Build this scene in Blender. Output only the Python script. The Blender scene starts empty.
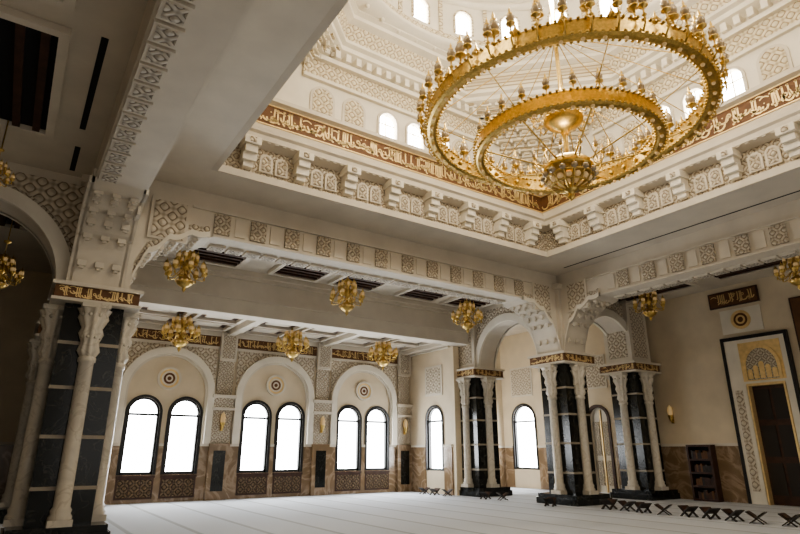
import bpy, math, random
from math import sin, cos, pi, sqrt
random.seed(7)
CZ=1.65
# ---------------------------------------------------------------- materials
def newmat(name):
    m=bpy.data.materials.new(name); m.use_nodes=True
    nt=m.node_tree; b=nt.nodes['Principled BSDF']; return m,nt,b
def math_n(nt,op,a,b=None):
    n=nt.nodes.new('ShaderNodeMath'); n.operation=op
    for i,v in enumerate((a,b)):
        if v is None: continue
        if isinstance(v,(int,float)): n.inputs[i].default_value=v
        else: nt.links.new(v,n.inputs[i])
    return n.outputs[0]
def ramp(nt,fac,stops):
    r=nt.nodes.new('ShaderNodeValToRGB'); nt.links.new(fac,r.inputs[0])
    e=r.color_ramp.elements
    while len(e)<len(stops): e.new(0.5)
    for i,(p,c) in enumerate(stops):
        e[i].position=p; e[i].color=(c[0],c[1],c[2],1)
    return r.outputs[0]
def bump(nt,b,h,strength,dist=0.02):
    n=nt.nodes.new('ShaderNodeBump'); n.inputs['Strength'].default_value=strength
    n.inputs['Distance'].default_value=dist
    nt.links.new(h,n.inputs['Height']); nt.links.new(n.outputs[0],b.inputs['Normal'])
def plain(name,c,rough=0.7,metal=0.0,var=0.06,scale=1.5):
    m,nt,b=newmat(name)
    tc=nt.nodes.new('ShaderNodeTexCoord'); n=nt.nodes.new('ShaderNodeTexNoise')
    n.inputs['Scale'].default_value=scale; n.inputs['Detail'].default_value=4
    nt.links.new(tc.outputs['Object'],n.inputs['Vector'])
    lo=[x*(1-var) for x in c]; hi=[min(1,x*(1+var)) for x in c]
    nt.links.new(ramp(nt,n.outputs['Fac'],[(0.3,lo),(0.7,hi)]),b.inputs['Base Color'])
    b.inputs['Roughness'].default_value=rough; b.inputs['Metallic'].default_value=metal
    return m
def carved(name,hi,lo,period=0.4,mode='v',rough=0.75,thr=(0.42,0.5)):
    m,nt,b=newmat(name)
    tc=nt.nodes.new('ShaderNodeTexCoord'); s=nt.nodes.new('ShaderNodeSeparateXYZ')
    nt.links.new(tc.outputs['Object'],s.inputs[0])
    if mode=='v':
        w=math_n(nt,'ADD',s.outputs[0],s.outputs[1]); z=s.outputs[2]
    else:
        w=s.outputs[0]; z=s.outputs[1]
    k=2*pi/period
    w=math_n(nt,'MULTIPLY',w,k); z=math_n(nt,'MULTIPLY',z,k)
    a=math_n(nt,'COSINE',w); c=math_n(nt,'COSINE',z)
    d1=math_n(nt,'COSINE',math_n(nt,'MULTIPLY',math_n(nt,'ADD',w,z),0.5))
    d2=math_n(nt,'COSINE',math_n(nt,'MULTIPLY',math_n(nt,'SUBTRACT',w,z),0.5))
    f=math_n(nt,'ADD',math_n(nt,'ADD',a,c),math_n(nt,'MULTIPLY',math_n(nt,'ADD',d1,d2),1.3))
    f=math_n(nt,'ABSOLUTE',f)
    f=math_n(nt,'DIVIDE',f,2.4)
    nt.links.new(ramp(nt,f,[(thr[0]*0.4,lo),(thr[1],hi)]),b.inputs['Base Color'])  # shade of the carved recesses put into the colour, alongside the bump
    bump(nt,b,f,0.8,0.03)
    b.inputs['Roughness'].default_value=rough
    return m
def marble(name,base,vein,scale=1.2,rough=0.15,w=0.04):
    m,nt,b=newmat(name)
    tc=nt.nodes.new('ShaderNodeTexCoord'); n=nt.nodes.new('ShaderNodeTexNoise')
    n.inputs['Scale'].default_value=scale; n.inputs['Detail'].default_value=8; n.inputs['Distortion'].default_value=1.5
    nt.links.new(tc.outputs['Object'],n.inputs['Vector'])
    f=math_n(nt,'ABSOLUTE',math_n(nt,'SUBTRACT',n.outputs['Fac'],0.5))
    nt.links.new(ramp(nt,f,[(0.0,vein),(w,base),(0.3,[x*0.8 for x in base])]),b.inputs['Base Color'])
    b.inputs['Roughness'].default_value=rough
    return m
def emis(name,c,s):
    m,nt,b=newmat(name)
    b.inputs['Base Color'].default_value=(*c,1)
    b.inputs['Emission Color'].default_value=(*c,1); b.inputs['Emission Strength'].default_value=s
    return m
PL=plain('plaster_ivory',(0.67,0.605,0.505),0.7)
PLW=plain('plaster_wall_warm',(0.68,0.575,0.42),0.65)
DOMEW=plain('plaster_dome_white',(0.78,0.72,0.61),0.65)
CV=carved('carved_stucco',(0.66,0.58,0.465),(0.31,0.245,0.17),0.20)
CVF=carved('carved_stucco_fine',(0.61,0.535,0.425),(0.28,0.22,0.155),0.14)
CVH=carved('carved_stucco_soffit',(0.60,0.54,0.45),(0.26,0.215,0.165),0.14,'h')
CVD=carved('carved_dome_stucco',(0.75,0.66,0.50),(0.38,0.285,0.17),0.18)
BRZ=carved('bronze_grille',(0.17,0.115,0.065),(0.03,0.02,0.013),0.16)
GOLD=plain('polished_gold',(0.62,0.44,0.16),0.30,1.0,0.2,20)
GOLDP=plain('gilded_lettering',(0.80,0.60,0.30),0.45,0.35,0.1,8)
BROWN=plain('calligraphy_ground_brown',(0.15,0.068,0.026),0.6,0,0.2,5)
BLK=marble('black_marble',(0.012,0.013,0.011),(0.05,0.048,0.04),1.6,0.16,0.015)
BEI=marble('beige_marble_dado',(0.25,0.17,0.10),(0.38,0.28,0.19),0.9,0.18,0.06)
WMB=marble('white_marble',(0.66,0.60,0.50),(0.54,0.48,0.39),1.4,0.25,0.03)
BAND=plain('pier_band_stone',(0.34,0.29,0.22),0.4)
WOOD=plain('dark_wood',(0.060,0.026,0.014),0.5,0,0.3,6)
FRM=plain('black_window_frame',(0.015,0.013,0.012),0.4)
SLOT=plain('vent_black',(0.01,0.01,0.01),0.8)
PANE=emis('frosted_window_daylight',(0.95,0.98,1.0),17.0)
PANED=emis('dome_window_daylight',(1.0,0.98,0.93),15.0)
LAMPG=emis('lamp_glass_warm',(0.62,0.44,0.22),0.25)
GLS=plain('amber_glass_globe',(0.45,0.37,0.26),0.10,0.3)
WMOD=plain('grille_dark',(0.03,0.022,0.016),0.5)

# ---------------------------------------------------------------- mesh builder
class MB:
    def __init__(s): s.v=[];s.f=[];s.m=[];s.mats=[];s.sm=[]
    def mi(s,mat):
        if mat not in s.mats: s.mats.append(mat)
        return s.mats.index(mat)
    def face(s,pts,mat,smooth=False):
        i=len(s.v); s.v+= [tuple(p) for p in pts]; s.f.append(tuple(range(i,i+len(pts)))); s.m.append(s.mi(mat)); s.sm.append(smooth)
    def grid(s,rows,mat,closed=True,smooth=True):
        i0=len(s.v); n=len(rows[0]); k=s.mi(mat)
        for r in rows: s.v+=[tuple(p) for p in r]
        for a in range(len(rows)-1):
            for b in range(n if closed else n-1):
                c=(b+1)%n
                s.f.append((i0+a*n+b,i0+a*n+c,i0+(a+1)*n+c,i0+(a+1)*n+b)); s.m.append(k); s.sm.append(smooth)
    def box(s,x0,x1,y0,y1,z0,z1,mat):
        i=len(s.v); k=s.mi(mat)
        s.v+=[(x0,y0,z0),(x1,y0,z0),(x1,y1,z0),(x0,y1,z0),(x0,y0,z1),(x1,y0,z1),(x1,y1,z1),(x0,y1,z1)]
        for q in ((0,3,2,1),(4,5,6,7),(0,1,5,4),(1,2,6,5),(2,3,7,6),(3,0,4,7)):
            s.f.append(tuple(i+j for j in q)); s.m.append(k); s.sm.append(False)
    def pbox(s,P,u0,u1,d0,d1,z0,z1,mat):
        i=len(s.v); k=s.mi(mat)
        s.v+=[P(u0,d0,z0),P(u1,d0,z0),P(u1,d1,z0),P(u0,d1,z0),P(u0,d0,z1),P(u1,d0,z1),P(u1,d1,z1),P(u0,d1,z1)]
        for q in ((0,3,2,1),(4,5,6,7),(0,1,5,4),(1,2,6,5),(2,3,7,6),(3,0,4,7)):
            s.f.append(tuple(i+j for j in q)); s.m.append(k); s.sm.append(False)
    def lathe(s,cx,cy,prof,mat,seg=16,smooth=True,flute=0,fl=0.0,rot=0):
        rows=[]
        for (r,z) in prof:
            rows.append([(cx+r*(1+fl*cos(flute*t))*cos(t+rot),cy+r*(1+fl*cos(flute*t))*sin(t+rot),z) for t in [2*pi*j/seg for j in range(seg)]])
        s.grid(rows,mat,True,smooth)
    def ball(s,x,y,z,r,mat,seg=6):
        s.lathe(x,y,[(0.001,z-r),(r*.8,z-r*.55),(r,z),(r*.8,z+r*.55),(0.001,z+r)],mat,seg)
    def tube(s,pts,r,mat,seg=5):
        from mathutils import Vector
        rows=[]
        P=[Vector(p) for p in pts]
        for i,p in enumerate(P):
            d=(P[min(i+1,len(P)-1)]-P[max(i-1,0)]).normalized()
            a=Vector((0,0,1)) if abs(d.z)<0.9 else Vector((1,0,0))
            e1=d.cross(a).normalized(); e2=d.cross(e1)
            rr=r[i] if isinstance(r,(list,tuple)) else r
            rows.append([tuple(p+e1*rr*cos(2*pi*j/seg)+e2*rr*sin(2*pi*j/seg)) for j in range(seg)])
        s.grid(rows,mat)
    def obj(s,name,loc=(0,0,0),parent=None):
        me=bpy.data.meshes.new(name); me.from_pydata(s.v,[],s.f)
        for m in s.mats: me.materials.append(m)
        me.polygons.foreach_set('material_index',s.m); me.polygons.foreach_set('use_smooth',s.sm)
        me.update()
        o=bpy.data.objects.new(name,me); o.location=loc; bpy.context.scene.collection.objects.link(o)
        if parent: o.parent=parent
        return o
def inst(o,name,loc,rz=0,sc=1):
    n=bpy.data.objects.new(name,o.data); n.location=loc; n.rotation_euler=(0,0,rz); n.scale=(sc,sc,sc)
    bpy.context.scene.collection.objects.link(n); return n
def PY(y,sgn=1): return lambda u,d,z:(u,y+sgn*d,z)
def PX(x,sgn=1): return lambda u,d,z:(x+sgn*d,u,z)

def arch(uc,r,zs,stretch=1.0):
    return lambda u: zs+stretch*sqrt(max(0,r*r-(u-uc)**2))
def wall(mb,P,th,u0,u1,z0,z1,ops,mat,rev=None,n=20):
    rev=rev or mat
    def solid(a,b):
        if b-a<1e-5: return
        mb.pbox(P,a,b,0,th,z0,z1,mat)
    cur=u0
    for o in sorted(ops,key=lambda o:o['a']):
        a,b,sill,top=o['a'],o['b'],o.get('sill',z0),o['top']; nn=o.get('n',n)
        solid(cur,a)
        xs=[a+(b-a)*(1-cos(pi*i/nn))/2 for i in range(nn+1)] if not o.get('lin') else [a+(b-a)*i/nn for i in range(nn+1)]
        for i in range(nn):
            p,q=xs[i],xs[i+1]; tp,tq=top(p),top(q)
            for d in (0,th):
                mb.face([P(p,d,tp),P(q,d,tq),P(q,d,z1),P(p,d,z1)],mat)
            mb.face([P(p,0,tp),P(q,0,tq),P(q,th,tq),P(p,th,tp)],rev)
            mb.face([P(p,0,z1),P(q,0,z1),P(q,th,z1),P(p,th,z1)],mat)
        if sill>z0+1e-4:
            mb.pbox(P,a,b,0,th,z0,sill,mat)
        cur=b
    solid(cur,u1)
def ring_arch(mb,P,uc,zc,r0,r1,d0,d1,mat,n=28,a0=0,a1=pi,leg=0,stretch=1.0):
    pts=[]
    if leg: pts.append((uc+r0,zc-leg,uc+r1,zc-leg))
    for i in range(n+1):
        t=a0+(a1-a0)*i/n
        pts.append((uc+r0*cos(t),zc+stretch*r0*sin(t),uc+r1*cos(t),zc+stretch*r1*sin(t)))
    if leg: pts.append((uc-r0,zc-leg,uc-r1,zc-leg))
    for i in range(len(pts)-1):
        a=pts[i];b=pts[i+1]
        mb.face([P(a[0],d0,a[1]),P(a[2],d0,a[3]),P(b[2],d0,b[3]),P(b[0],d0,b[1])],mat)
        mb.face([P(a[0],d0,a[1]),P(b[0],d0,b[1]),P(b[0],d1,b[1]),P(a[0],d1,a[1])],mat)
        mb.face([P(a[2],d0,a[3]),P(b[2],d0,b[3]),P(b[2],d1,b[3]),P(a[2],d1,a[3])],mat)
    for a in (pts[0],pts[-1]):
        mb.face([P(a[0],d0,a[1]),P(a[2],d0,a[3]),P(a[2],d1,a[3]),P(a[0],d1,a[1])],mat)
def arch_plate(mb,P,uc,hw,z0,zs,d0,d1,mat,n=14,stretch=1.0):
    pts=[(uc-hw,z0)]+[(uc-hw*cos(pi*i/n),zs+stretch*hw*sin(pi*i/n)) for i in range(n+1)]+[(uc+hw,z0)]
    mb.face([P(p[0],d0,p[1]) for p in pts],mat)
    for i in range(len(pts)):
        a=pts[i];b=pts[(i+1)%len(pts)]
        mb.face([P(a[0],d0,a[1]),P(b[0],d0,b[1]),P(b[0],d1,b[1]),P(a[0],d1,a[1])],mat)
def calligraphy(mb,P,u0,u1,z0,z1,d,mat,dens=1.0,wd=.085):
    h=z1-z0
    def rib(pts,w):
        for i in range(len(pts)-1):
            (a,b),(c,e)=pts[i],pts[i+1]
            L=math.hypot(c-a,e-b) or 1; nx,nz=-(e-b)/L*w/2,(c-a)/L*w/2
            mb.face([P(a-nx,d,b-nz),P(a+nx,d,b+nz),P(c+nx,d,e+nz),P(c-nx,d,e-nz)],mat)
    x=u0+0.1*h
    while x<u1-0.45*h:
        t=random.random(); w=wd*h
        if t<0.4:
            s=random.uniform(-.05,.05)*h; b=z0+random.uniform(.12,.3)*h
            rib([(x+s+.05*h,z0+.84*h),(x+s,z0+.92*h),(x,b),(x+.10*h,b-.03*h)],w)
            x+=random.uniform(.14,.2)*h/dens
        elif t<0.72:
            W=random.uniform(.35,.6)*h; D=random.uniform(.16,.28)*h; zb=z0+random.uniform(.32,.6)*h
            rib([(x+W/2-W/2*cos(pi*i/8),zb-D*sin(pi*i/8)) for i in range(9)],w*1.15)
            x+=W*.55/dens
        elif t<0.85:
            r=.09*h; zc=z0+random.uniform(.35,.7)*h
            rib([(x+r+r*cos(2*pi*i/8),zc+r*sin(2*pi*i/8)) for i in range(9)],w*.9)
            rib([(x+2*r,zc),(x+2*r+.1*h,zc-.22*h)],w)
            x+=.2*h/dens
        else:
            W=random.uniform(.4,.6)*h; zb=z0+random.uniform(.68,.85)*h
            rib([(x+W*i/6,zb+.1*h*sin(pi*i/6)) for i in range(7)],w*.7)
            x+=.12*h/dens
        if random.random()<.5:
            q=.04*h; zz=z0+random.uniform(.1,.9)*h; xx=x+random.uniform(-.1,.1)*h
            mb.face([P(xx-q,d,zz),P(xx,d,zz-q),P(xx+q,d,zz),P(xx,d,zz+q)],mat)
def loft(mb,cx,cy,prof,n,mat,smooth=False,kind='half'):
    rot=pi/n
    rows=[]
    for (h,z) in prof:
        r=h/cos(pi/n) if kind=='half' else h
        rows.append([(cx+r*cos(rot+2*pi*j/n),cy+r*sin(rot+2*pi*j/n),z) for j in range(n)])
    mb.grid(rows,mat,True,smooth)

# ---------------------------------------------------------------- layout
XA,XB=1.05,16.4; YA,YN=13.9,-1.3; YC=18.6; YB=22.2; XR=21.3; XL=-5.0
CX,CY=8.5,6.6
H=5.5
HB=0.45
ZS=7.85; ZC=7.5; ZBM=6.7

# floor
fm,nt,b=newmat('prayer_carpet')
tc=nt.nodes.new('ShaderNodeTexCoord'); s=nt.nodes.new('ShaderNodeSeparateXYZ'); nt.links.new(tc.outputs['Object'],s.inputs[0])
fr=math_n(nt,'FRACT',math_n(nt,'DIVIDE',s.outputs[0],1.25))
n=nt.nodes.new('ShaderNodeTexNoise'); n.inputs['Scale'].default_value=3; nt.links.new(tc.outputs['Object'],n.inputs['Vector'])
fr2=math_n(nt,'ADD',fr,math_n(nt,'MULTIPLY',n.outputs['Fac'],0.02))
nt.links.new(ramp(nt,fr2,[(0.0,(0.44,0.46,0.49)),(0.08,(0.44,0.46,0.49)),(0.12,(0.66,0.69,0.745)),(0.97,(0.62,0.655,0.71))]),b.inputs['Base Color'])
b.inputs['Roughness'].default_value=0.85
mb=MB(); mb.box(XL,XR+.4,-8,YB+.4,-.2,0,fm); mb.obj('floor')

# ---------------------------------------------------------------- back wall
mb=MB(); P=PY(YB)
bays=[4.66,8.79,12.92]; pil=[2.55,6.70,10.85,15.0]
ops=[]
WZ0,WZS=0.9,2.98; WR=0.53
wins=[]
for c in bays:
    for s_ in (-.71,.71):
        wc=c+s_; wins.append(wc)
        ops.append(dict(a=wc-WR,b=wc+WR,sill=WZ0,top=arch(wc,WR,WZS)))
wall(mb,P,.35,XL,XR+.3,0,8.2,ops,PLW,PL)
mb.obj('wall_back')
mb=MB()
edges=[XL+.0]+sum([[w-WR-.10,w+WR+.10] for w in wins],[])+[XR]
for i in range(0,len(edges),2):
    if edges[i+1]>edges[i]: mb.pbox(P,edges[i],edges[i+1],-.05,-.002,0,1.85,BEI)
    mb.pbox(P,edges[i],edges[i+1],-.08,-.002,1.85,1.95,PL)
for w in wins: mb.pbox(P,w-WR-.1,w+WR+.1,-.05,-.002,0,.9,BEI)
mb.obj('trim_1')
mb=MB()
for c in bays:
    ring_arch(mb,P,c,3.7,1.42,1.66,-.20,-.002,DOMEW,leg=1.75)
    ring_arch(mb,P,c,3.7,1.34,1.42,-.10,-.002,PL,leg=1.75)
    N=16
    for sd in (-1,1):
        for i in range(N):
            a0=pi/2*i/N; a1=pi/2*(i+1)/N
            p0=c+sd*1.66*cos(a0); p1=c+sd*1.66*cos(a1)
            t0=3.7+1.66*sin(a0); t1=3.7+1.66*sin(a1)
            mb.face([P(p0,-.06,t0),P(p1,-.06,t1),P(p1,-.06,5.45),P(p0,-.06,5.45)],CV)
    for r0,r1,m_,dd in ((.34,.42,PL,-.07),(.27,.34,GOLDP,-.05),(.0,.27,DOMEW,-.03),(.13,.20,BROWN,-.045),(0,.07,BROWN,-.045)):
        ring_arch(mb,P,c,4.22,r0,r1,dd,-.002,m_,a0=0,a1=2*pi)
for p in pil:
    mb.pbox(P,p-.36,p+.36,-.12,-.002,1.95,3.15,CVF)
    mb.pbox(P,p-.38,p+.38,-.2,-.002,0,1.95,BEI)
    mb.pbox(P,p-.22,p+.22,-.215,-.2,.3,1.7,BLK)
    mb.pbox(P,p-.42,p+.42,-.24,-.002,3.15,3.25,PL)
    mb.pbox(P,p-.38,p+.38,-.20,-.002,3.25,3.6,CVF)
    mb.pbox(P,p-.45,p+.45,-.28,-.002,3.6,3.72,PL)
    mb.pbox(P,p-.30,p+.30,-.10,-.061,3.72,5.0,CVF)
    mb.pbox(P,p-.32,p+.32,-.22,-.061,5.0,6.1,PL)
    mb.pbox(P,p-.24,p+.24,-.24,-.22,5.1,6.0,CVF)
mb.obj('trim_2')
mb=MB()
for p0_,p1_ in zip(pil[:-1],pil[1:]):
    mb.pbox(P,p0_+.33,p1_-.33,-.10,-.062,5.45,5.55,PL)
    mb.pbox(P,p0_+.33,p1_-.33,-.06,-.002,5.55,5.95,BROWN)
    mb.pbox(P,p0_+.33,p1_-.33,-.14,-.002,5.95,6.2,PL)
for c in bays: calligraphy(mb,P,c-1.75,c+1.75,5.56,5.94,-.075,GOLDP)
mb.obj('calligraphy_frieze')

def window(name,P,wc,wr,z0,zs,pane=PANE):
    mb=MB()
    ring_arch(mb,P,wc,zs,wr-.07,wr,.03,.16,FRM,leg=zs-z0)
    mb.pbox(P,wc-wr,wc+wr,.03,.16,z0,z0+.09,FRM)
    mb.pbox(P,wc-wr+.05,wc+wr-.05,.05,.14,zs-.10,zs-.02,FRM)
    arch_plate(mb,P,wc,wr-.05,z0+.02,zs,.18,.20,pane)
    ring_arch(mb,P,wc,zs,wr,wr+.09,-.055,.03,FRM,leg=zs-z0)
    return mb.obj(name)
for i,w in enumerate(wins): window('window_%d'%(i+1),P,w,WR,WZ0,WZS)
mb=MB()
for c in bays:
    for w in (c-.71,c+.71):
        mb.pbox(P,w-.6,w+.6,-.07,-.052,.12,.80,WOOD)
        mb.pbox(P,w-.62,w+.62,-.10,-.052,.80,.88,WOOD)
        for k in range(3):
            mb.pbox(P,w-.54+.37*k,w-.20+.37*k,-.08,-.07,.18,.74,BRZ)
mb.obj('carved_radiator_screen')

# ---------------------------------------------------------------- right wall
mb=MB(); P=PX(XR)
ops=[dict(a=20.75-.72,b=20.75+.72,sill=.85,top=arch(20.75,.72,3.15)),
     dict(a=16.35-.55,b=16.35+.55,sill=.0,top=arch(16.35,.55,3.0)),
     dict(a=8.7,b=9.9,sill=0,top=lambda u:3.85,lin=True,n=1)]
wall(mb,P,.35,-8,YB+.4,0,8.2,ops,PLW,PL)
mb.obj('wall_right')
window('window_7',P,20.75,.72,.85,3.15)
mb=MB()
for a,b_ in ((-8,8.3),(10.6,15.6),(17.1,19.9),(21.6,YB)):
    mb.pbox(P,a,b_,-.05,-.002,0,1.85,BEI); mb.pbox(P,a,b_,-.08,-.002,1.85,1.95,PL)
mb.obj('trim_3')
mb=MB()
ring_arch(mb,P,16.35,3.0,.50,.62,-.06,.1,WOOD,leg=3.0)
arch_plate(mb,P,16.35,.52,0.02,3.0,.2,.26,DOMEW)
mb.pbox(P,16.32,16.38,.14,.2,.02,3.4,GOLDP)
for k in (-1,1):
    mb.pbox(P,16.35+k*.25-.14,16.35+k*.25+.14,.16,.2,.3,1.3,CVF)
    mb.pbox(P,16.35+k*.25-.14,16.35+k*.25+.14,.16,.2,1.5,2.9,CVF)
mb.obj('door_1')
mb=MB()
for yc,hw in ((20.75,.65),(16.35,.6)):
    mb.pbox(P,yc-hw-.08,yc+hw+.08,-.04,-.002,4.3,5.75,PL); mb.pbox(P,yc-hw,yc+hw,-.06,-.04,4.38,5.67,CV)
mb.obj('trim_4')
mb=MB()
a,b_=8.35,10.55
mb.pbox(P,a,a+.10,-.16,-.002,0,5.45,FRM); mb.pbox(P,b_-.10,b_,-.16,-.002,0,5.45,FRM); mb.pbox(P,a,b_,-.16,-.002,5.45,5.57,FRM)
mb.pbox(P,a+.1,a+.33,-.12,-.002,0,3.85,DOMEW); mb.pbox(P,b_-.60,b_-.1,-.12,-.002,0,3.85,DOMEW)
mb.pbox(P,a+.1,b_-.1,-.12,-.002,3.85,5.45,DOMEW)
mb.pbox(P,b_-.46,b_-.22,-.14,-.12,.4,3.7,CV)
mb.pbox(P,8.62,9.98,-.14,-.12,3.98,5.32,GOLDP)
arch_plate(mb,P,9.3,.56,4.02,4.45,-.17,-.14,CVF,stretch=1.3)
ring_arch(mb,P,9.3,4.45,.5,.6,-.20,-.14,GOLDP,leg=.43,stretch=1.25)
for k in range(-2,3): arch_plate(mb,P,9.3+k*.2,.08,4.05,4.3+.12*(2-abs(k)),-.19,-.171,GOLDP,n=6)
mb.pbox(P,8.7,9.9,.1,.16,0,3.85,WOOD)
for k in range(3):
    for q in (8.8,9.35): mb.pbox(P,q,q+.45,.07,.1,.3+1.2*k,1.3+1.2*k,WMOD)
mb.pbox(P,8.69,8.75,-.15,.1,0,3.82,GOLDP); mb.pbox(P,9.86,9.92,-.15,.1,0,3.82,GOLDP); mb.pbox(P,8.69,9.92,-.15,.1,3.82,3.9,GOLDP)
mb.obj('door_2')
def sign(name,P,a,b_,z0,z1):
    mb=MB(); mb.pbox(P,a,b_,-.07,-.002,z0,z1,WOOD); mb.pbox(P,a+.05,b_-.05,-.08,-.07,z0+.05,z1-.05,BROWN)
    calligraphy(mb,P,a+.08,b_-.08,z0+.06,z1-.06,-.09,GOLDP,1.2); mb.obj(name)
sign('calligraphy_panel',P,9.0,10.75,6.72,7.30)
sign('calligraphy_panel.001',P,7.4,8.1,4.6,6.6)
mb=MB()
for r0,r1,m_,dd in ((.0,.24,BROWN,-.04),(.10,.16,GOLDP,-.07),(.24,.34,GOLDP,-.06)):
    ring_arch(mb,P,9.75,6.18,r0,r1,dd,-.002,m_,a0=0,a1=2*pi)
mb.pbox(P,9.05,10.45,-.03,-.002,5.72,6.6,DOMEW)
mb.obj('round_medallion')
mb=MB()
for a,b_ in ((11.4,11.47),(12.23,12.3)): mb.pbox(P,a,b_,-.42,-.09,0,1.9,WOOD)
for z in (0.0,.45,.9,1.35,1.83): mb.pbox(P,11.47,12.23,-.42,-.09,z,z+.07,WOOD)
mb.pbox(P,11.47,12.23,-.12,-.09,.07,1.83,SLOT)
for z in (.07,.52,.97,1.42):
    x=11.5
    while x<12.1:
        w=random.uniform(.05,.09); mb.pbox(P,x,x+w,-.36,-.14,z,z+random.uniform(.2,.3),random.choice([WOOD,BROWN,WMOD])); x+=w+.006
mb.obj('bookcase')

mb=MB(); mb.pbox(PX(XL,-1),-8,YB+.3,0,.3,0,8.2,PLW); mb.pbox(PX(XL),-8,YB,.002,.05,0,1.85,BEI); mb.obj('wall_left')

# ---------------------------------------------------------------- recess side walls
mb=MB(); P2=PX(15.4)
w2=20.3
wall(mb,P2,.3,YC+.3,YB,0,ZC,[dict(a=w2-WR,b=w2+WR,sill=WZ0,top=arch(w2,WR,WZS))],PLW,PL)
mb.pbox(P2,YC+.5,YB,-.14,-.002,5.95,6.2,PL)
mb.obj('wall_recess_right')
window('window_8',P2,w2,WR,WZ0,WZS)
mb=MB()
for a,b_ in ((YC+.5,w2-WR-.12),(w2+WR+.12,YB-.2)): mb.pbox(P2,a,b_,-.05,-.002,0,1.85,BEI); mb.pbox(P2,a,b_,-.08,-.002,1.85,1.95,PL)
mb.pbox(P2,w2-.62,w2+.62,-.04,-.002,4.0,5.3,PL); mb.pbox(P2,w2-.5,w2+.5,-.06,-.04,4.1,5.2,CV)
mb.obj('trim_5')
mb=MB(); mb.pbox(PX(2.0,-1),YC+.3,YB,0,.3,0,ZC,PLW); mb.obj('wall_recess_left')
mb=MB()
mb.box(1.6,15.9,YC-.3,YC+.3,6.0,ZC,PL)
mb.box(1.6,15.9,YC-.36,YC-.3,6.5,6.62,PL); mb.box(1.6,15.9,YC-.33,YC-.3,6.0,6.1,PL)
mb.box(1.6,15.9,YC-.42,YC-.3,7.2,7.32,PL); mb.box(1.6,15.9,YC-.52,YC-.3,7.32,7.495,PL)
mb.obj('trim_6')

# ---------------------------------------------------------------- ceilings
def coffer(mb,x0,x1,y0,y1,z,slat='x',fr=.14,n=9):
    mb.box(x0,x1,y0,y1,z-.02,z-.004,SLOT)
    for (a,b_,c,d) in ((x0-fr,x1+fr,y0-fr,y0),(x0-fr,x1+fr,y1,y1+fr),(x0-fr,x0,y0,y1),(x1,x1+fr,y0,y1)): mb.box(a,b_,c,d,z-.12,z-.002,PL)
    for i in range(n):
        if slat=='x':
            q=y0+(y1-y0)*(i+.5)/n; mb.box(x0,x1,q-.06,q+.06,z-.10,z-.02,WOOD)
        else:
            q=x0+(x1-x0)*(i+.5)/n; mb.box(q-.06,q+.06,y0,y1,z-.10,z-.02,WOOD)
mb=MB()
mb.box(XL,XA-HB,-8,YB,ZC,ZC+.2,PL)
mb.box(XA-HB,XR,YA+HB,YB,ZC,ZC+.2,PL)
mb.box(XB+HB,XR,-8,YA+HB,ZC,ZC+.2,PL)
mb.box(XA-HB,XB+HB,-8,YN-HB,ZC,ZC+.2,PL)
mb.box(2.0,15.4,YC+.3,YB,6.25,6.4,PL)
mb.box(XA+HB,XB-HB,CY+H,YA-HB,ZS,ZS+.12,PL); mb.box(XA+HB,XB-HB,YN+HB,CY-H,ZS,ZS+.12,PL)
mb.box(XA+HB,CX-H,CY-H,CY+H,ZS,ZS+.12,PL); mb.box(CX+H,XB-HB,CY-H,CY+H,ZS,ZS+.12,PL)
mb.obj('ceiling')
mb=MB()
for xc in (3.4,8.5,13.6):
    coffer(mb,xc-1.9,xc-.35,15.0,17.6,ZC,'x'); coffer(mb,xc+.35,xc+1.9,15.0,17.6,ZC,'x')
for yc in (3.2,8.0,12.0):
    coffer(mb,17.6,19.9,yc-1.5,yc+1.5,ZC,'y')
for yc in (2.0,6.0,10.0): coffer(mb,-3.2,-.35,yc-1.6,yc+1.6,ZC,'y')
coffer(mb,-3.2,-.2,15.0,17.6,ZC,'y')
mb.obj('wooden_ceiling_coffers')
mb=MB()
for c in bays:
    for y0,y1 in ((19.2,20.3),(20.7,21.8)):
        for dx in (-.95,.95):
            x0,x1=c+dx-.72,c+dx+.72
            mb.box(x0,x1,y0,y1,6.235,6.248,WOOD)
            for (a,b_,cc,d) in ((x0-.12,x1+.12,y0-.12,y0),(x0-.12,x1+.12,y1,y1+.12),(x0-.12,x0,y0,y1),(x1,x1+.12,y0,y1)): mb.box(a,b_,cc,d,6.12,6.248,PL)
            mb.box(x0+.25,x1-.25,y0+.2,y1-.2,6.19,6.235,PL)
    mb.box(c+1.95,c+2.2,YC+.3,YB,6.0,6.249,PL)
mb.obj('coffered_recess_ceiling')
mb=MB()
mb.box(1.84,1.90,1.0,12.9,ZS-.012,ZS-.001,SLOT)
mb.box(15.4,15.44,1.0,12.6,ZS-.012,ZS-.001,SLOT)
for a,b_ in ((8.2,11.2),(4.4,7.2),(12.0,13.2)): mb.box(.17,.27,a,b_,ZC-.012,ZC-.001,SLOT)
mb.obj('ceiling_vent_slots')

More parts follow.
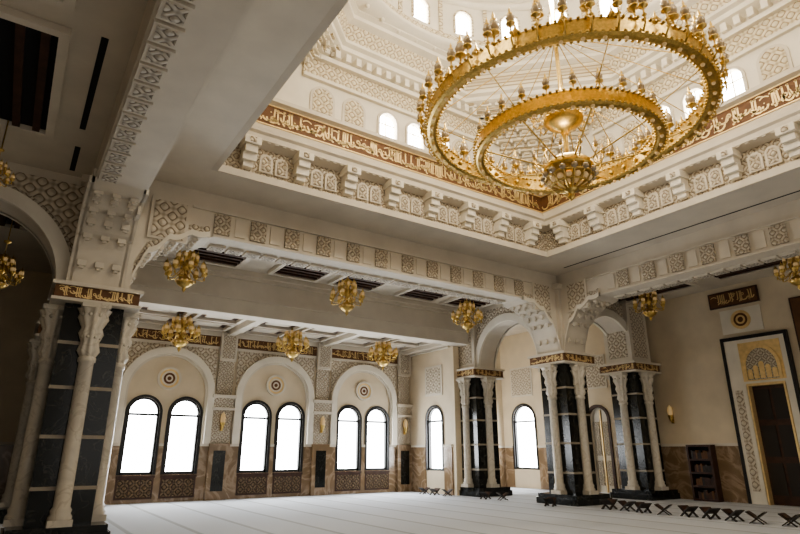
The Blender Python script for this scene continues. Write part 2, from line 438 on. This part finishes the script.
# ---------------------------------------------------------------- arcade beams
def lobed(a,b_,w=1.75,z0=4.95,h=1.75):
    def f(u):
        d=min(u-a,b_-u)
        if d>=w: return z0+h
        t=max(0,d/w)
        return z0+h*(sqrt(max(0,1-(1-t)**2.2))) - 0.17*(1-.65*t)*abs(sin(4*pi*t**.8))
    return f
def arcade(name,P,u0,u1):
    mb=MB()
    a,b_=u0+.62,u1-.62
    f=lobed(a,b_)
    xs=dict(a=a,b=b_,sill=4.9,top=f,lin=True,n=170)
    wall(mb,P,2*HB,u0-.3,u1+.3,4.9,ZS,[xs],PL,PL)
    N=170
    for (dd,w_) in ((-.10,.14),(-.045,.30)):
        for back in (0,1):
            D0=dd if not back else 2*HB-dd; D1=0 if not back else 2*HB
            for i in range(N):
                p,q=a+(b_-a)*i/N,a+(b_-a)*(i+1)/N
                if min(p-a,b_-q)>1.62: continue
                tp,tq=f(p),f(q)
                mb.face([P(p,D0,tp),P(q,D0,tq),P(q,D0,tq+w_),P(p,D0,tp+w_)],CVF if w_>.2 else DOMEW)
                mb.face([P(p,D0,tp),P(q,D0,tq),P(q,D1,tq),P(p,D1,tp)],PL)
                mb.face([P(p,D0,tp+w_),P(q,D0,tq+w_),P(q,D1,tq+w_),P(p,D1,tp+w_)],PL)
                # closing cap where the edging stops
                if min(p-a,b_-q)+(b_-a)/N>1.62:
                    for (x,t_) in ((p,tp),(q,tq)):
                        mb.face([P(x,D0,t_),P(x,D1,t_),P(x,D1,t_+w_),P(x,D0,t_+w_)],DOMEW)
    for sd in (0,1):
        for k in range(6):
            t=.12+.25*k; u=(a+t) if sd==0 else (b_-t)
            z=f(u)
            for d in (.12,.45,.78):
                mb.pbox(P,u-.06,u+.06,d-.08,d+.08,z-.07,z+.05,PL); mb.pbox(P,u-.03,u+.03,d-.04,d+.04,z-.12,z-.07,PL)
    for uu in (a+.28,b_-.28-.85):
        mb.pbox(P,uu-.02,uu+.87,-.055,-.001,6.38,7.42,PL)
        mb.pbox(P,uu+.06,uu+.79,-.07,-.055,6.44,7.36,CV)
    u=a+1.75
    mb.pbox(P,a+1.2,b_-1.2,-.058,-.001,7.36,7.42,PL); mb.pbox(P,a+1.75,b_-1.75,-.058,-.001,6.70,6.76,PL)
    k=0
    while u<b_-2.0:
        if k%2==0: mb.pbox(P,u,u+.40,-.06,-.001,6.80,7.32,CVF)
        else: mb.pbox(P,u+.06,u+.34,-.03,-.001,6.82,7.30,PL)
        u+=.47; k+=1
    u=a+1.85
    while u<b_-2.2:
        mb.pbox(P,u,u+.40,.50,.86,ZBM-.06,ZBM-.001,PL)
        mb.pbox(P,u+.05,u+.35,.55,.81,ZBM-.07,ZBM-.06,CVH)
        u+=.47
    return mb.obj(name)
arcade('arcade_beam',PY(YA-HB),XA,XB)
arcade('arcade_beam.001',PX(XB-HB),YN,YA)
arcade('arcade_beam.002',PX(XA+HB,-1),YN,YA)
arcade('arcade_beam.003',PY(YN+HB,-1),XA,XB)
def small_arch(name,P,u0,u1,zt=ZC):
    mb=MB(); c=(u0+u1)/2; r=(u1-u0)/2; zs=4.98
    st=min(1.15,1.72/r)
    wall(mb,P,.8,u0-.3,u1+.3,4.9,zt,[dict(a=u0,b=u1,sill=4.9,top=arch(c,r,zs,st),n=28)],PL,PL)
    for D0,D1 in ((-.10,0),(.9,.8)):
        ring_arch(mb,P,c,zs,r-.03,r+.26,D0,D1,DOMEW,stretch=st)
        ring_arch(mb,P,c,zs,r+.26,r+.34,D0*.4 if D0<0 else .84,D1,CVF,stretch=st)
    N=14
    for sd in (-1,1):
        for i in range(N):
            a0=pi/2*i/N;a1=pi/2*(i+1)/N;R=r+.34
            p0=c+sd*R*cos(a0);p1=c+sd*R*cos(a1);t0=zs+st*R*sin(a0);t1=zs+st*R*sin(a1)
            if t1<7.3:
                mb.face([P(p0,-.03,t0),P(p1,-.03,t1),P(p1,-.03,7.3),P(p0,-.03,7.3)],CV)
    return mb.obj(name)
small_arch('side_arch',PY(YA-.4),XB+.7,20.3)
small_arch('side_arch.001',PX(XB-.4),YA+.7,YC-.7)
small_arch('side_arch.002',PY(YA-.4),-3.0,XA-.7)
small_arch('side_arch.003',PX(XA+.4,-1),YA+.7,YC-.7)

# ---------------------------------------------------------------- piers
def pier():
    mb=MB()
    mb.box(-.88,.88,-.88,.88,0,.2,BLK); mb.box(-.83,.83,-.83,.83,.2,.32,BLK)
    mb.box(-.56,.56,-.56,.56,.32,4.6,BLK)
    for z in (.95,1.9,2.85,3.75):
        mb.box(-.575,.575,-.575,.575,z,z+.07,BAND)
    for x,y in ((.66,0),(-.66,0),(0,.66),(0,-.66)):
        mb.box(x-.21,x+.21,y-.21,y+.21,.32,.44,WMB)
        mb.lathe(x,y,[(.20,.44),(.21,.48),(.175,.54),(.19,.60),(.15,.66),(.14,3.38),(.17,3.40),(.17,3.48),(.13,3.52)],WMB,20)
        mb.lathe(x,y,[(.13,3.5),(.19,3.62),(.15,3.8),(.21,3.98),(.175,4.1),(.26,4.3),(.24,4.38),(.29,4.5)],WMB,32,True,8,.14)
        for j in range(8):
            t=2*pi*(j+.5)/8
            mb.ball(x+.235*cos(t),y+.235*sin(t),4.36,.045,WMB,6); mb.ball(x+.18*cos(t),y+.18*sin(t),3.9,.035,WMB,6)
        mb.box(x-.27,x+.27,y-.27,y+.27,4.5,4.6,WMB)
    mb.box(-.84,.84,-.84,.84,4.6,4.66,PL); mb.box(-.80,.80,-.80,.80,4.66,4.92,BROWN); mb.box(-.86,.86,-.86,.86,4.92,5.0,PL)
    for P in (PY(-.81),PY(.81,-1),PX(-.81),PX(.81,-1)):
        calligraphy(mb,P,-.76,.76,4.66,4.92,0,GOLDP,1.3)
    h=.6
    mb.box(-h,h,-h,h,5.0,7.45,PL)
    for P in (PY(-h),PX(-h),PY(h,-1),PX(h,-1)):
        mb.pbox(P,-.42,.42,-.02,0,5.2,7.2,CV)
    mb.box(-.7,.7,-.7,.7,7.3,7.48,PL)
    return mb
p0=pier().obj('marble_pier',(XB,YA,0))
for i,(x,y) in enumerate(((XA+.08,YA),(XB,YC),(20.4,YA),(XA,YC),(-3.9,YA),(XA,YN),(XB,YN))):
    inst(p0,'marble_pier.%03d'%(i+1),(x,y,0))

# ---------------------------------------------------------------- dome cornice
mb=MB()
G=H+.12
loft(mb,CX,CY,[(H+.1,ZS-.002),(H-.03,ZS-.03),(H-.03,8.0),(G,8.0),(G,8.08)],4,PL)
loft(mb,CX,CY,[(G,8.08),(G,8.78)],4,CVF)
loft(mb,CX,CY,[(G,8.78),(H-.18,8.86),(H-.18,9.0),(H-.25,9.05),(H-.25,9.15),(H+.3,9.15),(H+.3,9.6)],4,PL)
loft(mb,CX,CY,[(H+.3,9.6),(H+.3,10.22)],4,BROWN)
loft(mb,CX,CY,[(H+.3,10.22),(H+.14,10.27),(H+.14,10.38),(H+.36,10.38)],4,PL)
sides=[lambda u,d,z:(CX+u,CY+d,z),lambda u,d,z:(CX+d,CY+u,z),lambda u,d,z:(CX+u,CY-d,z),lambda u,d,z:(CX-d,CY+u,z)]
for S in sides:
    for i in range(-4,4):
        u=(i+.5)*1.37
        mb.pbox(S,u-.20,u+.20,H-.32,G-.001,8.62,8.82,DOMEW)
        mb.pbox(S,u-.15,u+.15,H-.24,G-.001,8.44,8.62,DOMEW)
        mb.pbox(S,u-.17,u+.17,H-.14,G-.001,8.26,8.44,DOMEW)
        mb.pbox(S,u-.12,u+.12,H-.05,G-.001,8.12,8.26,DOMEW)
        mb.pbox(S,u-.07,u+.07,H-.345,H-.32,8.66,8.78,CVF)
        if i<3:
            for q in (-.2,.2):
                v=u+.685+q
                arch_plate(mb,S,v,.17,8.14,8.46,H+.06,G-.001,PL)
                arch_plate(mb,S,v,.11,8.18,8.46,H+.04,H+.06,CVF)
    u=-H+.1
    while u<H-.1:
        mb.pbox(S,u,u+.09,H-.16,H+.05,8.83,8.9,PL); u+=.2
mb.obj('dome_cornice')
mb=MB()
for S in sides:
    calligraphy(mb,S,-H-.25,H+.25,9.64,10.18,H+.285,GOLDP,1.4,.085)
    for z in (9.6,10.19): mb.pbox(S,-H-.28,H+.28,H+.27,H+.299,z,z+.03,GOLDP)
mb.obj('gold_calligraphy_band')
mb=MB(); HW=H+.36
OFF=[.4,.1,0,0]
for si,S in enumerate(sides):
    o_=OFF[si]
    P=(lambda S:(lambda u,d,z:S(u,HW+d,z)))(S)
    ops=[dict(a=o_+u-.3,b=o_+u+.3,sill=10.5,top=arch(o_+u,.3,11.0),n=10) for u in (-1,0,1)]
    wall(mb,P,.25,-HW,HW,10.38,12.7,ops,DOMEW,DOMEW)
    for u in (-1,0,1):
        ring_arch(mb,P,o_+u,11.0,.3,.38,-.05,0,PL,leg=.5,n=10)
    for u in (-3,-2,2,3):
        arch_plate(mb,P,o_*.6+u,.38,10.48,11.0,-.03,0,PL); arch_plate(mb,P,o_*.6+u,.3,10.54,11.0,-.045,-.03,CVD)
    mb.pbox(P,-3.4,3.4,-.12,0,11.5,11.6,DOMEW)
    mb.pbox(P,-3.4,3.4,-.06,0,11.6,12.15,CVD)
    mb.pbox(P,-3.2,3.2,-.2,0,12.15,12.3,DOMEW)
    u=-2.9
    while u<3: mb.pbox(P,u,u+.16,-.32,0,12.3,12.55,DOMEW); u+=.34
mb.obj('wall_dome_drum')
mb=MB()
for si,S in enumerate(sides):
    for u in (-1,0,1):
        u+=OFF[si]
        P=(lambda S:(lambda a,d,z:S(a,HW+d,z)))(S)
        arch_plate(mb,P,u,.3,10.5,11.0,.14,.16,PANED,n=10)
        mb.pbox(P,u-.015,u+.015,.1,.13,10.5,11.3,DOMEW); mb.pbox(P,u-.3,u+.3,.1,.13,10.98,11.01,DOMEW)
mb.obj('window_9')
mb=MB()
T=9; LM=HW*(2-sqrt(2))
for cx_,cy_ in ((1,1),(1,-1),(-1,1),(-1,-1)):
    def Q(a,dn,z,cx_=cx_,cy_=cy_):
        q=1/sqrt(2)
        return (CX+cx_*(HW-dn*q)+a*q*cx_, CY+cy_*(HW-dn*q)-a*q*cy_, z)
    for k in range(T):
        z0=10.38+k*.26; z1=z0+.26
        L=.35+k*(LM-.35)/(T-1); dn=L/sqrt(2)
        dnp=(.35+(k-1)*(LM-.35)/(T-1))/sqrt(2) if k else 0
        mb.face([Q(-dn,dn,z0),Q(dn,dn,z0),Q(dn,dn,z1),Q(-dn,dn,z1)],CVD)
        mb.face([Q(-dn,dn,z0),Q(dn,dn,z0),Q(dnp,dnp,z0),Q(-dnp,dnp,z0)],PL)
        n_=k+2; w=2*dn/n_
        for j in range(n_):
            a=-dn+w*(j+.5)
            mb.pbox(Q,a-w*.38,a+w*.38,dn,dn+.12,z0+.10,z1,DOMEW)
            mb.pbox(Q,a-w*.22,a+w*.22,dn,dn+.20,z0+.16,z1,CVD)
            mb.pbox(Q,a-.03,a+.03,dn-.02,dn+.06,z0-.09,z0+.06,DOMEW)
mb.obj('muqarnas_squinch')
mb=MB()
loft(mb,CX,CY,[(HW,12.6),(HW-.25,12.7),(HW-.25,12.85),(HW-.38,12.9),(HW-.38,13.0)],8,DOMEW)
loft(mb,CX,CY,[(HW-.3,13.0),(HW-.42,13.55)],8,CVD)
loft(mb,CX,CY,[(HW-.42,13.55),(HW-.62,13.62),(HW-.62,13.75),(HW-.75,13.8),(HW-.75,13.85)],8,DOMEW)
R1=4.95
loft(mb,CX,CY,[(5.6,13.85),(R1-.1,13.86),(R1-.1,14.0)],60,DOMEW,True,'r')
loft(mb,CX,CY,[(R1-.1,14.0),(R1,14.28)],60,CVD,False,'r')
loft(mb,CX,CY,[(R1+.02,15.5),(R1-.15,15.55),(R1-.15,15.7),(R1,15.7)]+[(R1*cos(t*pi/24),15.7+R1*sin(t*pi/24)) for t in range(13)],60,DOMEW,True,'r')
for j in range(48):
    t=2*pi*j/48
    mb.ball(CX+5.2*cos(t),CY+5.2*sin(t),13.80,.07,DOMEW)
for j in range(20):
    t=2*pi*j/20; hw=R1*math.tan(pi/20)
    def P(u,d,z,t=t): 
        return (CX+(R1+d)*cos(t)-u*sin(t),CY+(R1+d)*sin(t)+u*cos(t),z)
    wall(mb,P,.2,-hw,hw,14.25,15.55,[dict(a=-.27,b=.27,sill=14.4,top=arch(0,.27,15.0),n=10)],DOMEW,DOMEW)
    ring_arch(mb,P,0,15.0,.27,.34,-.05,0,CVD,leg=.6,n=10)
    mb.pbox(P,hw-.06,hw+.06,-.07,0,14.25,15.5,CVD)
mb.obj('dome')
mb=MB()
for j in range(20):
    t=2*pi*j/20
    def P(u,d,z,t=t): return (CX+(R1+d)*cos(t)-u*sin(t),CY+(R1+d)*sin(t)+u*cos(t),z)
    arch_plate(mb,P,0,.28,14.4,15.0,.12,.14,PANED,n=10)
mb.obj('window_10')

# ---------------------------------------------------------------- giant ring chandelier
mb=MB()
def goldring(R,z,h,w,nb):
    prof=[(R-w/2,z-h/2),(R-w/2,z+h/2),(R-w*.2,z+h/2+.04),(R+w*.2,z+h/2+.04),(R+w/2,z+h/2),(R+w/2,z-h/2),(R+w*.2,z-h/2-.03),(R-w*.2,z-h/2-.03),(R-w/2,z-h/2)]
    loft(mb,0,0,prof,96,GOLD,False,'r')
    for zz in (z-h/2,z+h/2):
        for rr in (R-w/2-.02,R+w/2+.02):
            for j in range(nb):
                t=2*pi*j/nb; mb.ball(rr*cos(t),rr*sin(t),zz,.032,GOLD,5)
    for j in range(nb//3):
        t=2*pi*(j+.5)/(nb//3)
        mb.ball((R-w/2-.01)*cos(t),(R-w/2-.01)*sin(t),z,.06,GOLD,6)
        mb.ball(R*cos(t),R*sin(t),z-h/2-.05,.04,LAMPG,5)
def lamp(x,y,z,s=1):
    mb.lathe(x,y,[(.02*s,z-.08*s),(.05*s,z-.04*s),(.02*s,z),(.02*s,z+.12*s),(.09*s,z+.15*s),(.10*s,z+.18*s),(.03*s,z+.20*s)],GOLD,8)
    mb.lathe(x,y,[(.03*s,z+.18*s),(.08*s,z+.25*s),(.09*s,z+.31*s),(.055*s,z+.38*s),(.03*s,z+.40*s)],GLS,8)
    mb.lathe(x,y,[(.055*s,z+.38*s),(.06*s,z+.41*s),(.02*s,z+.45*s),(.03*s,z+.49*s),(.003,z+.58*s)],GOLD,8)
ZR1,ZR2=8.15,7.53; RR1,RR2=2.74,1.76
UP=.12
goldring(RR1,ZR1,.28,.19,150); goldring(RR2,ZR2,.26,.17,100)
for j in range(44):
    t=2*pi*j/44
    c_,s_=cos(t),sin(t); q=RR1+.23
    mb.tube([((RR1+.08)*c_,(RR1+.08)*s_,ZR1-.05),((q-.08)*c_,(q-.08)*s_,ZR1-.16),(q*c_,q*s_,ZR1-.05),(q*c_,q*s_,ZR1+.1)],.018,GOLD)
    lamp(q*c_,q*s_,ZR1+.12,.85)
    if j%2==0: lamp(RR1*c_,RR1*s_,ZR1+.24,1.15)
    else: mb.lathe(RR1*c_,RR1*s_,[(.05,ZR1+.18),(.09,ZR1+.24),(.03,ZR1+.34),(.003,ZR1+.46)],GOLD,6)
for j in range(24):
    t=2*pi*j/24; c_,s_=cos(t),sin(t)
    lamp(RR2*c_,RR2*s_,ZR2+.2,.75)
mb.lathe(0,0,[(.03,20.5),(.03,12),(.05,11.9),(.05,10.4),(.12,10.3),(.14,10.2),(.08,10.1),(.045,10.0),(.045,8.95),(.09,8.9),(.13,8.8),(.07,8.7),(.10,8.55),(.05,8.45),(.05,8.3)],GOLD,12)
mb.lathe(0,0,[(r,z+UP) for r,z in [(.05,8.3),(.25,8.28),(.40,8.18),(.42,8.05),(.33,7.95),(.20,7.88),(.10,7.80),(.06,7.7),(.05,7.25),(.16,7.2),(.36,7.12),(.48,7.02),(.50,6.92),(.47,6.86),(.30,6.88),(.05,6.9)]],GOLD,24)
for j in range(14):
    t=2*pi*j/14;c_,s_=cos(t),sin(t)
    mb.tube([(.48*c_,.48*s_,6.9+UP),(.47*c_,.47*s_,6.74+UP),(.36*c_,.36*s_,6.58+UP),(.14*c_,.14*s_,6.48+UP)],.022,GOLD)
    mb.ball(.50*c_,.50*s_,6.78+UP,.07,GLS,8)
    mb.ball(.38*cos(t+.2),.38*sin(t+.2),6.66+UP,.065,LAMPG,8)
for R_,z_ in ((.47,6.74),(.36,6.58)):
    mb.tube([(R_*cos(2*pi*j/24),R_*sin(2*pi*j/24),z_+UP) for j in range(25)],.02,GOLD)
for j in range(7):
    t=2*pi*j/7; mb.ball(.20*cos(t),.20*sin(t),6.60+UP,.06,LAMPG,8)
mb.lathe(0,0,[(r,z+UP) for r,z in [(.14,6.52),(.16,6.47),(.08,6.42),(.06,6.36),(.08,6.32),(.003,6.24)]],GOLD,12)
for j in range(12):
    t=2*pi*j/12;c_,s_=cos(t),sin(t)
    mb.tube([(.35*c_,.35*s_,8.1+UP),(.55*c_,.55*s_,8.0+UP),(.62*c_,.62*s_,8.1+UP)],.016,GOLD); lamp(.62*c_,.62*s_,8.12+UP,.55)
    mb.tube([(.45*c_,.45*s_,7.0+UP),(.6*c_,.6*s_,6.92+UP),(.68*c_,.68*s_,7.05+UP)],.016,GOLD); lamp(.68*c_,.68*s_,7.07+UP,.5)
for j in range(16):
    t=2*pi*(j+.5)/16;c_,s_=cos(t),sin(t)
    mb.tube([(.1*c_,.1*s_,10.2),((RR1-.05)*c_,(RR1-.05)*s_,ZR1+.12)],.012,GOLD,4)
    if j%2==0:
        mb.tube([(.1*c_,.1*s_,8.8),((RR2-.02)*c_,(RR2-.02)*s_,ZR2+.12)],.012,GOLD,4)
        mb.tube([(.45*c_,.45*s_,7.0+UP),((RR2-.06)*c_,(RR2-.06)*s_,ZR2-.05)],.02,GOLD,4)
        mb.tube([((RR2+.04)*c_,(RR2+.04)*s_,ZR2+.1),((RR1-.05)*c_,(RR1-.05)*s_,ZR1-.1)],.012,GOLD,4)
mb.obj('ring_chandelier',(CX,CY,0))

# ---------------------------------------------------------------- small chandeliers
mb=MB()
mb.lathe(0,0,[(.10,1.05),(.10,1.0),(.012,.96),(.012,.66),(.04,.62),(.10,.54),(.11,.50),(.04,.42),(.03,.32),(.08,.24),(.12,.14),(.10,.06),(.05,-.02),(.04,-.12),(.10,-.18),(.20,-.24),(.24,-.31),(.19,-.40),(.09,-.46),(.04,-.49),(.06,-.53),(.003,-.62)],GOLD,16)
mb.tube([(.20*cos(2*pi*j/20),.20*sin(2*pi*j/20),.50) for j in range(21)],.016,GOLD)
for j in range(8):
    t=2*pi*j/8; c_,s_=cos(t),sin(t)
    mb.tube([(.05*c_,.05*s_,.62),(.20*c_,.20*s_,.50),(.32*c_,.32*s_,.2),(.48*c_,.48*s_,-.06)],.010,GOLD,4)
for n_,R,z,s in ((8,.52,-.10,.72),(8,.27,.22,.5)):
    for j in range(n_):
        t=2*pi*(j+.5*(R<.4))/n_; c_,s_=cos(t),sin(t)
        mb.tube([(.05*c_,.05*s_,z+.02),(R*.3*c_,R*.3*s_,z+.08),(R*.6*c_,R*.6*s_,z-.10),(R*.9*c_,R*.9*s_,z-.12),(R*c_,R*s_,z+.0)],.017,GOLD)
        x,y=R*c_,R*s_; q=z+.02
        mb.lathe(x,y,[(.02*s,q-.02),(.09*s,q+.02),(.12*s,q+.08),(.11*s,q+.11)],GOLD,8)
        mb.lathe(x,y,[(.09*s,q+.11),(.10*s,q+.18),(.08*s,q+.23)],LAMPG,8)
        mb.lathe(x,y,[(.09*s,q+.22),(.07*s,q+.27),(.02*s,q+.32),(.003,q+.38)],GOLD,8)
        mb.lathe(x,y,[(.003,q-.2*s),(.04*s,q-.13*s),(.01,q-.03)],GOLD,6)
for j in range(12):
    t=2*pi*j/12; mb.ball(.24*cos(t),.24*sin(t),-.30,.03,LAMPG,5)
ch=mb.obj('hanging_chandelier',(8.5,15.8,6.44))
pos=[(3.4,15.8,6.44,1),(13.6,15.8,6.44,1),(4.5,20.5,5.62,1.1),(8.7,20.5,5.62,1.1),(12.85,20.5,5.62,1.1),(18.2,11.3,6.62,.95),(18.2,6.6,6.62,.9),(-.75,15.9,5.65,.8),(-.95,11.6,6.35,.5)]
for i,(x,y,z,s) in enumerate(pos):
    inst(ch,'hanging_chandelier.%03d'%(i+1),(x,y,z),0.2*i,s)
mb=MB()
for (x,y,z,s) in [(8.5,15.8,6.44,1)]+pos:
    zt=6.25 if 18.9<y<22 else ZC
    z0=z+1.0*s
    if zt>z0: mb.lathe(x,y,[(.012,z0),(.012,zt-.01)],GOLD,6)
mb.obj('chandelier_suspension_rods')

mb=MB()
mb.box(-.05,.05,-.04,0,-.3,.3,GOLD); mb.lathe(0,-.12,[(.003,-.28),(.05,-.2),(.09,-.05),(.10,.0)],GOLD,10); mb.lathe(0,-.12,[(.09,0),(.10,.18),(.07,.3),(.003,.38)],LAMPG,10)
mb.tube([(0,-.03,-.1),(0,-.1,-.18),(0,-.12,-.2)],.015,GOLD)
sc=mb.obj('wall_sconce',(6.7,YB-.125,2.7))
for i,(x,y,z,r) in enumerate(((2.55,YB-.125,2.7,0),(10.85,YB-.125,2.7,0),(15.0,YB-.125,2.7,0),(XR-.005,12.9,3.0,-pi/2),(XR-.005,18.4,3.0,-pi/2))):
    inst(sc,'wall_sconce.%03d'%(i+1),(x,y,z),r)

# quran stands: low crossed boards
mb=MB()
for sgn in (-1,1):
    def P(u,d,z,sgn=sgn):
        a=sgn*0.95; return (z*sin(a)+d*cos(a), u, z*cos(a)-d*sin(a)+.125)
    for u0,u1 in ((-.17,-.10),(.10,.17)):
        mb.pbox(P,u0,u1,-.01,.01,-.20,.02,WMOD)
    mb.pbox(P,-.17,.17,-.01,.01,.02,.26,WMOD)
    mb.pbox(P,-.13,.13,.012*(-sgn),.03*(-sgn),.06,.23,WOOD if sgn>0 else WMOD)
rs=mb.obj('quran_book_stand',(15.6,11.9,0.001))
k=1
for y in (11.3,10.7,10.05,9.4,8.8,8.2,7.6,6.9):
    inst(rs,'quran_book_stand.%03d'%k,(15.6+random.uniform(-.1,.1),y,0.001),pi/2+random.uniform(-.5,.5),.95); k+=1
for x,y in ((14.9,18.9),(14.8,19.6),(14.8,20.3),(15.1,16.9),(15.3,16.2),(14.9,13.6)):
    inst(rs,'quran_book_stand.%03d'%k,(x,y,0.001),random.uniform(-.5,.5),.9); k+=1

# ---------------------------------------------------------------- light
w=bpy.data.worlds.new('World'); bpy.context.scene.world=w; w.use_nodes=True
w.node_tree.nodes['Background'].inputs[0].default_value=(0.98,0.94,0.88,1); w.node_tree.nodes['Background'].inputs[1].default_value=0.85
def pt(name,loc,p,c,r=.4):
    l=bpy.data.lights.new(name,'POINT'); l.energy=p; l.color=c; l.shadow_soft_size=r
    o=bpy.data.objects.new(name,l); o.location=loc; bpy.context.scene.collection.objects.link(o)
pt('dome_light',(CX,CY,11.6),650,(1,.92,.76),.5)
pt('chandelier_light',(CX,CY,7.4),130,(1,.85,.62),.3)
try:
    bpy.context.scene.view_settings.look='AgX - Medium High Contrast'
    bpy.context.scene.view_settings.exposure=0.12
except Exception as e: print(e)

cd=bpy.data.cameras.new('camera'); co=bpy.data.objects.new('camera',cd); bpy.context.scene.collection.objects.link(co)
cd.sensor_width=36; cd.lens=566/800*36; cd.clip_start=.05
from mathutils import Matrix,Vector
psi=math.radians(33.8); p=math.radians(18.1)
Fh=Vector((sin(psi),cos(psi),0)); R=Vector((cos(psi),-sin(psi),0)); Z=Vector((0,0,1))
F=Fh*cos(p)+Z*sin(p); U=-Fh*sin(p)+Z*cos(p)
M=Matrix((R,U,-F)).transposed().to_4x4(); M.translation=Vector((0,0,CZ)); co.matrix_world=M
bpy.context.scene.camera=co
